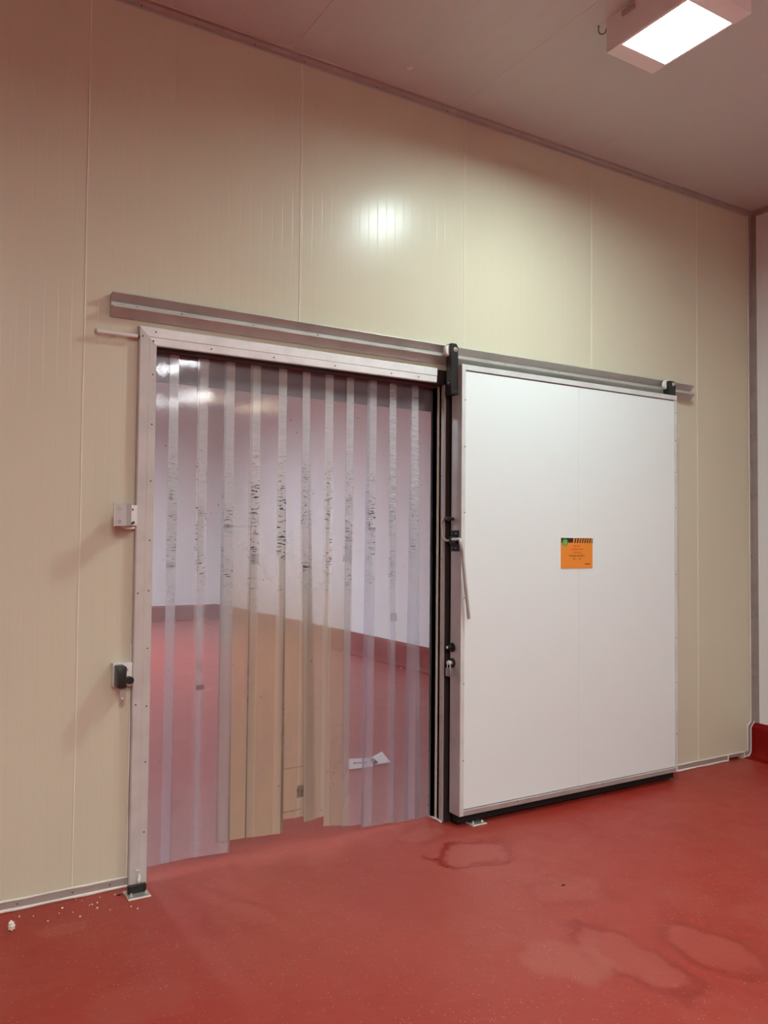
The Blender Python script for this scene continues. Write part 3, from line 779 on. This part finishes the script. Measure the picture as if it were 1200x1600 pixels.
bm = bmesh.new(); cyl(bm, (2.79, 1.13, .016), (.2, 1, 0), .016, .06, 14); obj('curled_end', bm, mat('grey_print', (.16, .14, .15, 1), .7), pp, smooth=True)
bm = bmesh.new()
for k in range(7):
    u0 = .2+k*.08; u1 = u0+.055
    pA = a.lerp(d, u0).lerp(b.lerp(c, u0), .42); pB = a.lerp(d, u1).lerp(b.lerp(c, u1), .42); pC = a.lerp(d, u1).lerp(b.lerp(c, u1), .58); pD = a.lerp(d, u0).lerp(b.lerp(c, u0), .58)
    bm.faces.new([bm.verts.new(v+Vector((0, 0, .003))) for v in (pA, pB, pC, pD)])
obj('print', bm, mat('grey_ink', (.12, .11, .12, 1), .7), sh)

def crumb(name, x, y, r, label, cat, group, m, seed, squash=.7):
    rnd = random.Random(seed)
    bm = bmesh.new(); bmesh.ops.create_icosphere(bm, subdivisions=2, radius=r)
    ph = [rnd.uniform(0, 6) for _ in range(6)]
    for v in bm.verts:
        n = v.co.normalized()
        v.co *= 1+.28*math.sin(n.x*4+ph[0])*math.sin(n.y*5+ph[1])+.2*math.sin(n.z*6+ph[2])+rnd.uniform(-.08, .08)
        v.co.z *= squash
    zmin = min(v.co.z for v in bm.verts)
    bmesh.ops.translate(bm, verts=bm.verts[:], vec=(0, 0, -zmin))
    o = obj(name, bm, m); o.location = (x, y, 0)
    return tag(o, label, cat, group)
M_CRUMB = mat('dried_filler', (.82, .76, .66, 1), .7)
bm = bmesh.new()
lump = thing('filler_lump', (.421, -.173, 0), 'white lump of dried filler on the floor at the far left', 'lump')
for nm, dx, dy, dz, r in (('lower_lump', 0, 0, 0, .0125), ('upper_lump', -.002, .002, .014, .0095)):
    rnd = random.Random(nm)
    bm = bmesh.new(); bmesh.ops.create_icosphere(bm, subdivisions=3, radius=r)
    for v in bm.verts:
        n = v.co.normalized(); v.co *= 1+.25*math.sin(n.x*5+r*900)*math.sin(n.y*4+1)+.15*math.sin(n.z*7)+rnd.uniform(-.04, .04)
    zmin = min(v.co.z for v in bm.verts)
    bmesh.ops.translate(bm, verts=bm.verts[:], vec=(.421+dx, -.173+dy, dz-zmin))
    obj(nm, bm, M_CRUMB, lump, smooth=True)
for k, (x, y) in enumerate([(.459, -.074), (.508, -.096), (.618, -.082), (.682, -.020), (.719, -.107), (.729, -.106), (.666, -.193), (.77, -.055), (.782, -.19), (.862, -.203), (.88, -.235), (.551, -.17), (.751, -.099), (.649, -.139), (.70, -.05), (.74, -.15), (.60, -.12), (.83, -.06)]):
    crumb('filler_crumb', x, y, random.Random(k).uniform(.0018, .0042), 'tiny pale filler crumb on the red floor along the left skirting', 'crumb', 'filler crumbs along the left skirting', M_CRUMB, k+40)
chip = crumb('floor_chip', .845, -.07, .006, 'small dark chip on the floor left of the floor guide', 'chip', None, M_RUBBER, 3, .4); chip.scale = (2.0, .6, 1)
c2 = crumb('floor_chip', 2.54, -.93, .005, 'small dark chip lying on the open red floor in front of the white door', 'chip', None, M_RUBBER, 5, .4); c2.scale = (2.2, .7, 1)
tagx = crumb('filler_crumb', 5.12, 4.47, .011, 'white scrap at the foot of the far kerb seen through the right strips', 'crumb', None, M_CRUMB, 77, .5)
# bead of filler on the foot of the left jamb
bm = bmesh.new(); tube(bm, [(.932, -.034, .016), (.934, -.036, .03), (.936, -.034, .045), (.937, -.033, .058)], [.004, .009, .007, .003], 10); obj('filler_blob', bm, M_BEAD, fr, smooth=True)
bm = bmesh.new(); tube(bm, [(.925, -.032, .072), (.935, -.034, .074)], .004, 8); obj('filler_blob', bm, M_BEAD, fr, smooth=True)

# ------------------------------------------------------------------ camera, world, view
F, YAW, PITCH, ROLL, D, H = 1264.95, .5431, .03483, .00924, 3.592, 1.5
f = Vector((math.sin(YAW)*math.cos(PITCH), math.cos(YAW)*math.cos(PITCH), math.sin(PITCH)))
r = Vector((math.cos(YAW), -math.sin(YAW), 0)); u = r.cross(f)
r2 = r*math.cos(ROLL)+u*math.sin(ROLL); u2 = -r*math.sin(ROLL)+u*math.cos(ROLL)
cd = bpy.data.cameras.new('camera'); cam = bpy.data.objects.new('camera', cd); COL.objects.link(cam)
Mx = Matrix((r2, u2, -f)).transposed().to_4x4(); Mx.translation = Vector((0, -D, H))
cam.matrix_world = Mx
cd.sensor_fit = 'VERTICAL'; cd.sensor_height = 24; cd.lens = F*24/1600; cd.clip_start = .05
SC.camera = cam
w = bpy.data.worlds.new('world'); SC.world = w; w.use_nodes = True
w.node_tree.nodes['Background'].inputs[0].default_value = (.6, .6, .6, 1); w.node_tree.nodes['Background'].inputs[1].default_value = .0
SC.view_settings.view_transform = 'Standard'; SC.view_settings.look = 'None'; SC.view_settings.gamma = 1; SC.view_settings.exposure = 0.
SC.cycles.transparent_max_bounces = 24; SC.cycles.max_bounces = 10; SC.cycles.diffuse_bounces = 6
SC.cycles.sample_clamp_indirect = 8.
SC.cycles.use_denoising = True
